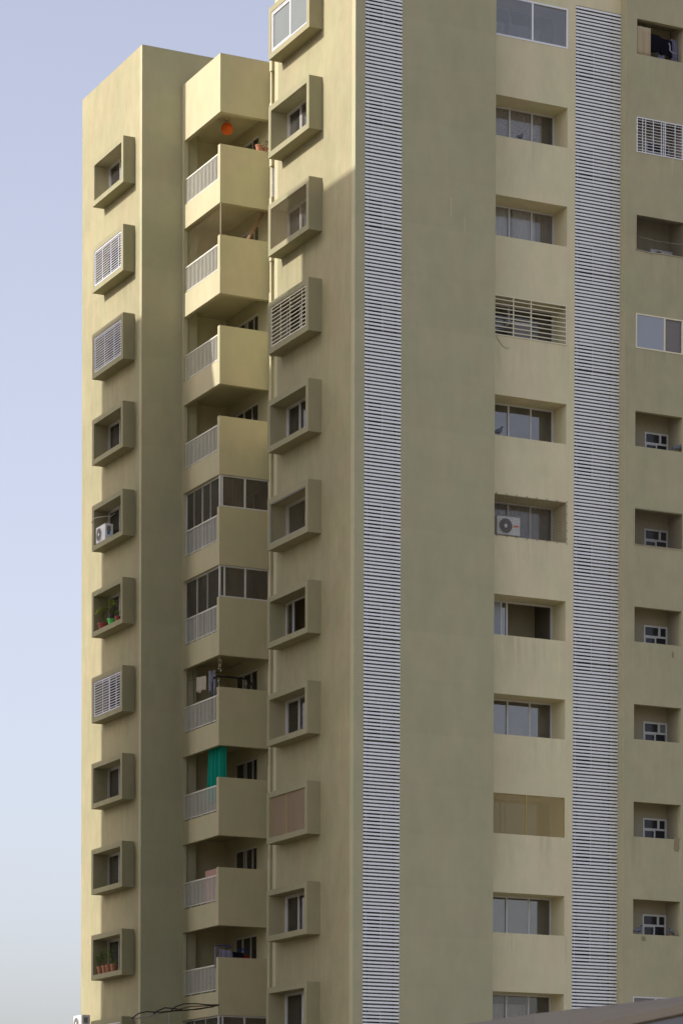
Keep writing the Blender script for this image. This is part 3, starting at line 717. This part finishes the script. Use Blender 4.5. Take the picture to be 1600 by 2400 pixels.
def potted(label, loc, r, h_, mat, kind, seed, H_=.4, group=None, **kw):
    t = thing('potted_plant', label, 'potted plant', loc, 0, group); pot(t, r, h_, mat)
    if kind == 'palm': palm_plant(t, h_*.85, H_, kw.get('n', 7), seed, spread=kw.get('spread', .4))
    elif kind == 'bush': bush_plant(t, h_*.85, H_, kw.get('n', 60), seed, spread=kw.get('spread', .13), mat=kw.get('leafmat', 'leaf'))
    elif kind == 'spiky':
        rnd = random.Random(seed); fr = MB()
        for i in range(16):
            a = rnd.uniform(0, 6.28); leaf(fr, (0, 0, h_*.85), (math.cos(a)*.8, math.sin(a)*.8, rnd.uniform(.5, 1.4)), rnd.uniform(.25, .42), .014, .15)
        fr.build('leaves', M['leaf'], t)
    return t
z5 = WZB-H*5+RIM
potted('bushy palm in a wide red plastic pot inside the left wing hood', (-.36, 19.02, z5), .19, .24, 'redpl', 'palm', 3, .70, n=9, spread=.25)
potted('leafy plant in the bright green plastic pot inside the left wing hood', (-.36, 18.2, z5), .16, .24, 'greenpl', 'palm', 5, .75, n=5, spread=.20)
potted('bare red plastic pot half hidden behind the near rim of the palm hood', (-.34, 17.72, z5), .10, .26, 'redpl', 'bush', 8, .25, n=15)
z9 = WZB-H*9+RIM
for i, (yy, kind, hh, lb) in enumerate(((19.10, 'bush', .52, 'terracotta pot with thin branching shrub, farthest left'),
                                       (18.66, 'none', .1, 'nearly empty terracotta pot, second from left'),
                                       (18.28, 'bush', .66, 'terracotta pot with the tallest leafy shrub, third'),
                                       (17.86, 'spiky', .4, 'terracotta pot with long spiky leaves, fourth'))):
    potted(lb+' of the row in the lowest left hood', (-.42, yy, z9), .115+.01*(i == 2), .28, 'terra', kind, 30+i, hh, n=110, group='terracotta pots lined up in the lowest open left hood', spread=.17)
zp = BZT-H*1
potted('terracotta pot with a thin cactus stem on the top balcony parapet', (2.79, BY+.09, zp), .115, .20, 'terra', 'bush', 50, .22, n=8, spread=.04)
potted('small dark red pot beside the main box on the top balcony parapet', (3.03, BY+.09, zp), .10, .15, 'terra', 'bush', 51, .28, n=14, spread=.10)
potted('dark leafy pot plant behind the railing of the lowest open balcony', (1.86, 14.5, BZB-H*10+.47), .14, .25, 'terra', 'bush', 52, 1.15, n=60, spread=.2)
potted('green pot plant behind the lowest right bay window glass', (6.9, YW+.3, WB-H*10), .12, .15, 'terra', 'bush', 53, .45, n=90, spread=.25)

# orange paper lantern under the top balcony ceiling
t = thing('hanging_lantern', 'orange round paper lantern hanging under the top balcony ceiling', 'lantern', (2.18, 14.2, 38.77))
MB().lathe([(.04, .02), (.13, .05), (.19, .13), (.21, .22), (.19, .31), (.12, .39), (.04, .42)], n=20).build('paper_shade', M['lant'], t, smooth=True)
MB().tube([(0, 0, .42), (0, 0, .50)], .008).build('cord', M['black'], t)
MB().lathe([(.07, .49), (.09, .52)], n=14).build('ceiling_rose', M['ceil'], t)
t.location.z = 38.991+.3-.52
# ornament under balcony k6
t = thing('wind_chime', 'cream wind chime hanging at the balcony corner above the towels', 'ornament', (1.46, 13.06, 20.45))
q = MB(); q.tube([(0, 0, .54), (0, 0, .40)], .006)
for a, b in ((.03, .05), (-.04, .11), (.0, .22)): q.lathe([(.01, b-.03), (.03, b), (.01, b+.03)], (a, 0, 0), 8)
for a in (-.04, .035): q.tube([(a, 0, .08), (a, 0, .40)], .006)
q.box(-.07, .07, -.01, .01, .39, .41); q.build('shells', M['towel'], t)
# towels and clothes line on balcony 7
zt7 = BZT-H*7
ln = MB().tube([(BX+.15, 15.9, 20.62), (1.6, 15.0, 20.58), (1.9, 14.0, 20.66), (2.3, 13.2, 20.85)], .006)
tag(ln.build('clothes_line', M['black']), 'dark clothes line sagging across the balcony under the wind chime', 'clothes line')
tag(MB().tube([(BX+.3, 15.75, 20.95), (BX+.32, 15.72, 20.0), (BX+.36, 15.6, 19.2), (BX+.38, 15.5, 18.9)], .008).build('cable', M['black']), 'black cable hanging down the corner of the towel balcony', 'cable')
tl = solid(cloth(((1.52, 15.12, 20.62), (1.64, 14.62, 20.60)), .50, amp=.025, freq=1.6, seed=2, bottom_jit=.04, flare=.1).build('towel', M['towel'], smooth=True)); tag(tl, 'cream towel hanging on the line of the balcony with the black frame', 'towel')
tl = solid(cloth(((1.66, 14.48, 20.72), (1.78, 14.10, 20.74)), .78, amp=.05, freq=1.8, seed=4, bottom_jit=.12, flare=-.1).build('shirt', M['shirt'], smooth=True)); tag(tl, 'checked grey blue shirt hanging beside the cream towel', 'clothes')
# swing frame on balcony 7
t = thing('swing_frame', 'black arched steel swing frame rising above the balcony parapet', 'swing', (0, 0, 0))
t.location = (1.42, 13.6, 18.4-.94)
q = MB().tube([(.0, 0, 1.0), (0, 0, 2.70), (.05, 0, 2.86), (.16, 0, 2.93), (.6, 0, 2.94), (1.26, 0, 2.93), (1.38, 0, 2.87), (1.47, 0, 2.74), (1.49, 0, 2.55), (1.49, 0, 1.0)], .03, 8); q.build('arch', M['black'], t, smooth=True)
for xx in (.24, 1.24):
    MB().tube([(xx, 0, 2.91), (xx, 0, 2.75), (xx, 0, 2.2)], .012).lathe([(.02, 2.72), (.05, 2.78), (.02, 2.84)], (xx, 0, 0), 8).build('hanger', M['galv'], t)
t.location.z = 20.42-2.94
# green shade cloth on balcony 8
zc8 = BZB-H*7
q = cloth(((BX+.29, 14.25, zc8+.28), (BX+.29, 13.27, zc8+.28)), 2.05, n=90, amp=.07, freq=5.5, seed=6, flare=.30, rows=12)
# second leaf turns the corner
tag(solid(q.build('shade_curtain', M['green'], smooth=True)), 'bright green shade cloth draped in folds across the balcony corner', 'curtain')
q = cloth(((BX+.22, 13.12, zc8+.28), (BX+.40, 13.12, zc8+.28)), 1.6, n=12, amp=.02, freq=1, seed=9)
tag(solid(q.build('shade_curtain', M['green'], smooth=True)), 'narrow green cloth flap turning the balcony corner beside the big one', 'curtain')
# leaning board on balcony 9
tag(MB().box(BX+.17, BX+.20, 13.06, 14.35, BZB-H*9+.47, BZT-H*9+.02).build('board', M['pink']), 'pinkish board standing behind the railing of the second lowest open balcony', 'board')
# laundry on balcony 10
zl = BZT-H*10
for i, (x0, x1, zz, mt, lb, yy) in enumerate(((1.36, 1.44, .38, 'lil', 'pale lilac cloth hanging at the corner of the lowest open balcony', 13.2), (1.50, 1.98, .30, 'lil', 'grey lilac shirt on a hanger above the lowest open balcony parapet', 13.14),
                                         (1.95, 2.42, .24, 'navy', 'black garment hanging beside the grey lilac shirt', 13.2), (2.40, 2.62, .14, 'red', 'dark red garment hanging at the right end of the laundry', 13.25))):
    q = solid(cloth(((x0, yy, zl+zz), (x1, yy, zl+zz-.04)), .7, amp=.02, freq=3, seed=60+i, flare=.15 if i == 1 else 0, bottom_jit=.02).build('garment', M[mt], smooth=True)); tag(q, lb, 'clothes')
q = MB().tube([(1.42, 13.17, zl+.40), (1.8, 13.17, zl+.42), (2.0, 13.17, zl+.38)], .02, 6).tube([(2.2, 13.17, zl+.28), (2.45, 13.17, zl+.33), (2.5, 13.17, zl+.2)], .025, 6)
tag(q.build('clothes_hangers', M['blue']), 'blue plastic clothes hangers above the lowest open balcony', 'hangers')
# timber plank leaning on balcony 2
q = MB(); q.tube([(2.5, 13.35, 34.95), (3.12, 13.35, 36.05)], .06, 4)
tag(q.build('leaning_plank', M['wood']), 'brown timber plank leaning across the netted balcony', 'plank')

# nets
def net(label, mb, mat='net'): return tag(mb.build('bird_net', M[mat]), label, 'net', None)
z0, z1 = BZT-H*2, BZB-H*1
net('fine brown bird net across the front of the second balcony', net_mb('y', BY+.04, BX+.04, GX-.01, z0, z1, .055, .0016))
net('fine brown bird net above the railing on the side of the second balcony', net_mb('x', BX+.135, BY+.19, PY, BZB-H*2+.81, z1, .06, .0014))
tag(MB().tube([(BX+.03, BY+.02, z0), (BX+.03, BY+.02, z1)], .012).build('net_post', M['towel']), 'thin pale cord at the corner of the netted balcony', 'cord')
z0, z1 = MBZ-H*2+RIM, MBZT-H*2-RIM
net('tan bird net stretched over the third main window hood', net_mb('x', MBX+.02, MBN+RIM, MBF-RIM, z0, z1, .045, .0019))
z0, z1 = MBZ-H*5+RIM, MBZT-H*5-RIM
net('grey bird net over the sixth main window hood', net_mb('x', MBX+.05, MBN+RIM, MBF-RIM, z0, z1, .06, .0012), 'net')
z0, z1 = WB-H*5, WT-H*5
net('dark bird net over the right bay window with the AC unit', net_mb('y', WY-.012, 4.78, WXR+.02, z0-.01, z1+.01, .045, .0018), 'netbl')
clips = MB()
for i in range(8):
    x = 5.1+i*.35; clips.box(x-.012, x+.012, WY-.02, WY, z1+.015, z1+.05); clips.box(x-.012, x+.012, WY-.02, WY, z0-.05, z0-.015)
for i in range(5): clips.box(WXR+.02, WXR+.05, WY-.02, WY, z0+.1+i*.25, z0+.13+i*.25)
tag(clips.build('net_clips', M['galv']), 'small metal clips holding the dark net around the AC window', 'clips')
z0, z1 = RB-H*2, RT-H*2
net('dark bird net across the third opening of the right wing', net_mb('y', RY-.01, RX, RXR, z0, z1, .04, .0022), 'netbl')
q = MB().tube([(RX-.01, RY-.02, z1), (RX-.02, RY-.02, z0+.5), (RX-.01, RY-.02, z0+.02), (10.2, RY-.02, z0-.02), (10.8, RY-.02, z0+.01), (RXR+.1, RY-.02, z0)], .012, 5)
tag(q.build('net_edge_rope', M['towel']), 'pale rope edging the net of the third right wing opening', 'rope')
tag(MB().tube([(RX, RY+.1, z0+.47), (10.6, RY+.12, z0+.42), (RXR, RY+.1, z0+.44)], .01, 5).build('clothes_line', M['towel']), 'white line stretched behind the net of the third right wing opening', 'line')
z0, z1 = RB-H*5, RT-H*5
net('dark bird net across the sixth opening of the right wing', net_mb('y', RY-.01, RX-.02, RXR, z0-.02, z1+.02, .045, .0018), 'netbl')
q = MB().tube([(RX-.02, RY-.018, z1+.02), (RX-.03, RY-.018, z0-.02), (10.3, RY-.018, z0-.045), (RXR, RY-.018, z0-.03)], .009, 5)
tag(q.build('net_edge_rope', M['towel']), 'thin rope under the net of the sixth right wing opening', 'rope')
# mesh cloth screens
z0, z1 = MBZ-H*8+RIM, MBZT-H*8-RIM
t = thing('mesh_screen', 'brown mesh cloth with a yellow seam closing the ninth main hood', 'screen', (0, 0, 0))
cloth(((MBX+.04, MBN+RIM+.01, z1), (MBX+.04, MBF-RIM-.01, z1)), z1-z0, amp=.008, freq=4, seed=11).build('cloth', M['mesh'], t, smooth=True)
MB().box(MBX+.02, MBX+.028, 3.70, 3.735, z0, z1).box(MBX+.02, MBX+.028, 4.86, 4.89, z0, z1).build('seam', M['seam'], t)
z0, z1 = WB-H*8, WT-H*8
t = thing('mesh_screen', 'tan mesh cloth with a seam closing the ninth right bay window', 'screen', (0, 0, 0))
cloth(((4.80, WY+.03, z1), (WXR-.01, WY+.03, z1)), z1-z0, amp=.010, freq=3, seed=12).build('cloth', M['meshy'], t, smooth=True)
MB().box(6.16, 6.20, WY+.008, WY+.014, z0, z1).box(WXR-.03, WXR-.01, WY+.008, WY+.014, z0, z1).build('seam', M['seam'], t)

# things behind the right wing openings
z0 = RB
q = solid(cloth(((RX+.01, RY+.02, z0+.86), (10.27, RY+.02, z0+.86)), .86, n=20, amp=.008, freq=2, seed=21).build('straw_mat', M['mat_'], smooth=True)); tag(q, 'straw coloured mat hanging at the left of the top right opening', 'mat')
rows = [(10.32, 10.75, .78, .55, 'navy', 'black garment hanging next to the straw mat'), (10.78, 11.2, .72, .5, 'navy', 'dark shirt in the middle of the top right opening'),
        (10.72, 10.95, .42, .5, 'lil', 'mauve trousers hanging low in the top right opening'), (11.22, 11.45, .8, .8, 'lil', 'pale pink towel at the right edge of the top right opening'),
        (11.2, 11.32, .25, .3, 'red', 'bright red cloth in the top right opening')]
for i, (x0, x1, zz, dr, mt, lb) in enumerate(rows):
    yy = RY+.22+.05*i
    q = solid(cloth(((x0, yy, z0+zz+.03), (x1, yy, z0+zz)), dr, amp=.02, freq=2.5, seed=70+i, bottom_jit=.03).build('garment', M[mt], smooth=True)); tag(q, lb, 'clothes')
tag(MB().tube([(11.02, RY+.16, z0+.60), (11.06, RY+.16, z0+.5), (11.05, RY+.16, z0+.38), (11.14, RY+.16, z0+.32), (11.32, RY+.16, z0+.30)], .022, 6).build('white_sash', M['shirt'], smooth=True), 'white curved sash lying over the dark laundry', 'sash')
# cardboard, stored box behind the bay windows
tag(MB().box(6.20, 6.56, YW+.15, YW+.2, WB-H*7, WB-H*7+.42).build('cardboard_box', M['card']), 'pinkish cardboard sheet behind the eighth right bay window', 'cardboard')
t = thing('storage_box', 'grey storage box on the ledge behind the cream grille', 'box', (5.75, WY+.25, WB-H*3))
MB().box(0, .62, 0, .35, 0, .50).build('body', M['acg'], t, bevel=.01); MB().box(-.01, .63, -.01, .36, .502, .56).build('lid', M['curtw'], t)

tag(MB().tube([(5.05, WY-.012, WB-H*3-.01), (5.12, WY-.012, WB-H*3-.12), (5.25, WY-.012, WB-H*3-.28), (5.38, WY-.012, WB-H*3-.36), (5.52, WY-.012, WB-H*3-.33)], .007, 5).build('loose_wire', M['galv']), 'loose grey wire sagging below the cream window grille', 'wire')
t = ac_unit('grey outdoor AC unit standing behind the net of the third right wing opening', (10.62, .82, RB-H*2-.10), 0, .80, .42, .24)
# pigeons
def pigeon(label, loc, rz, s=1.0):
    t = thing('pigeon', label, 'pigeon', loc, rz, 'pigeons on the ledges')
    mb = MB(); n = 10
    spine = [(-.20, .075, .012, .03), (-.14, .085, .022, .035), (-.08, .10, .05, .05), (-.01, .115, .065, .066), (.05, .135, .058, .06), (.085, .175, .036, .036), (.095, .215, .026, .026), (.11, .238, .028, .026), (.135, .238, .018, .018), (.155, .232, .006, .006)]
    for x, z, ry, rz_ in spine:
        for k in range(n):
            a = 2*math.pi*k/n; mb.v.append((x*s, math.cos(a)*ry*s, (z+math.sin(a)*rz_)*s))
    for i in range(len(spine)-1):
        for k in range(n): mb.f.append([i*n+k, i*n+(k+1) % n, (i+1)*n+(k+1) % n, (i+1)*n+k])
    mb.build('body', M['pig'], t, smooth=True)
    for sg in (-1, 1): MB().tube([(.02*s, sg*.02*s, .07*s), (.03*s, sg*.02*s, 0), (.06*s, sg*.02*s, .004*s)], .005*s, 5).build('leg', M['terra'], t)
pigeon('pigeon on the second bay window ledge below the patterned curtain', (5.93, WY+.1, WB-H*1), .5)
pigeon('pigeon on the fifth bay window ledge beside the pier', (5.22, WY+.1, WB-H*4), .3, 1.25)
pigeon('pigeon at the left end of the lowest open right wing sill', (10.02, RY+.07, RB-H*9), .3, 1.2)
pigeon('pigeon at the right end of the lowest open right wing sill', (11.2, RY+.07, RB-H*9), -2.6, 1.05)
pigeon('pigeon on the right end of the fifth right wing sill', (11.36, RY+.07, RB-H*4), .2, 1.2)

# cables, pipe frame near the bottom of the gap
t = thing('pipe_frame', 'thin grey pipe frame carrying black cables in front of the lowest left wing', 'pipe frame', (-.45, 12.8, 0))
MB().tube([(0, 0, 0), (0, 0, 9.02)], .022, 6).build('post', M['galv'], t)
MB().tube([(-1.37, 0, 8.72), (0, 0, 9.04)], .025, 6).build('arm', M['galv'], t)
MB().tube([(0, 0, 9.04), (.8, 0, 9.24), (1.75, 0, 9.30)], .022, 6).build('arm', M['rust'], t)
def cable(label, pts, r=.022): tag(MB().tube(pts, r, 6).build('cable', M['black'], smooth=True), label, 'cable')
cable('thick black cable arching highest from the pipe frame to the balcony corner', [(-.45, 12.76, 9.03), (-.25, 12.76, 9.2), (.05, 12.76, 9.31), (.5, 12.76, 9.33), (.9, 12.76, 9.31), (1.33, 12.78, 9.32)])
cable('black cable looping from the left end of the pipe frame', [(-1.82, 12.74, 8.74), (-1.6, 12.74, 8.92), (-1.3, 12.74, 9.0), (-.8, 12.74, 9.0), (-.3, 12.74, 9.06), (.3, 12.74, 9.12), (.9, 12.74, 9.22)])
cable('black cable looping behind the middle of the pipe frame', [(-1.1, 12.84, 8.86), (-.85, 12.84, 9.05), (-.6, 12.84, 9.16), (-.3, 12.84, 9.15), (.1, 12.84, 9.1), (.7, 12.84, 9.17), (1.2, 12.84, 9.27)])

# foreground shed roof at the lower right
def ray(u, v, d): return Vector(cam.matrix_world.translation) + (F2*7057.48 + R3*(u-800) + U3*(3008.92-v))/7057.48*d
ridge = [ray(900, 2428, 24.2), ray(1250, 2376, 22.6), ray(1600, 2335, 21.0), ray(1900, 2302, 19.8)]
eave = [ray(900, 2505, 20.8), ray(1250, 2430, 18.5), ray(1600, 2353, 16.4), ray(1900, 2292, 15.0)]
base = Vector((eave[1].x, eave[1].y, 0))
t = thing('shed', 'low shed with a dull grey brown sheet roof in the bottom right foreground', 'shed', base)
mb = MB(); n = 3
def cr(P, s):
    s = s*(len(P)-1); i = min(int(s), len(P)-2); return P[i].lerp(P[i+1], s-i)
for i in range(n+1):
    s = i/n; a, b = cr(ridge, s)-base, cr(eave, s)-base; c = 0
    mb.v += [tuple(a+Vector((0, 0, c))), tuple(b+Vector((0, 0, c))), tuple(b+Vector((0, 0, c-.05))), tuple(a+Vector((0, 0, c-.05)))]
for i in range(n):
    k = i*4
    for q in range(4): mb.f.append([k+q, k+(q+1) % 4, k+4+(q+1) % 4, k+4+q])
mb.f.append([0, 1, 2, 3]); mb.f.append([n*4+3, n*4+2, n*4+1, n*4])
mb.build('roof_sheet', M['shed'], t)
MB().tube([eave[i]-base+Vector((.05, .12, -.12)) for i in range(4)], .06, 6).build('eave_shade_bar', M['black'], t)  # black bar added to stand for the shade below the eave
for i in range(4):
    a = eave[i]-base+Vector((.1, .3, -.1)); MB().box(a.x-.05, a.x+.05, a.y-.05, a.y+.05, 0, a.z-.05).build('post', M['rust'], t)
    a = ridge[i]-base
for i in range(3):
    a, b = ridge[i]-base, ridge[i+1]-base; d = (ridge[i]-eave[i]).normalized()*.25
    MB().quad((a.x, a.y, 0), (b.x, b.y, 0), (b.x, b.y, b.z-.08), (a.x, a.y, a.z-.08)).quad((a.x+d.x, a.y+d.y, 0), (b.x+d.x, b.y+d.y, 0), (b.x+d.x, b.y+d.y, b.z-.08), (a.x+d.x, a.y+d.y, a.z-.08)).build('rear_wall', M['shedw'], t)
print('objects', len(bpy.data.objects))
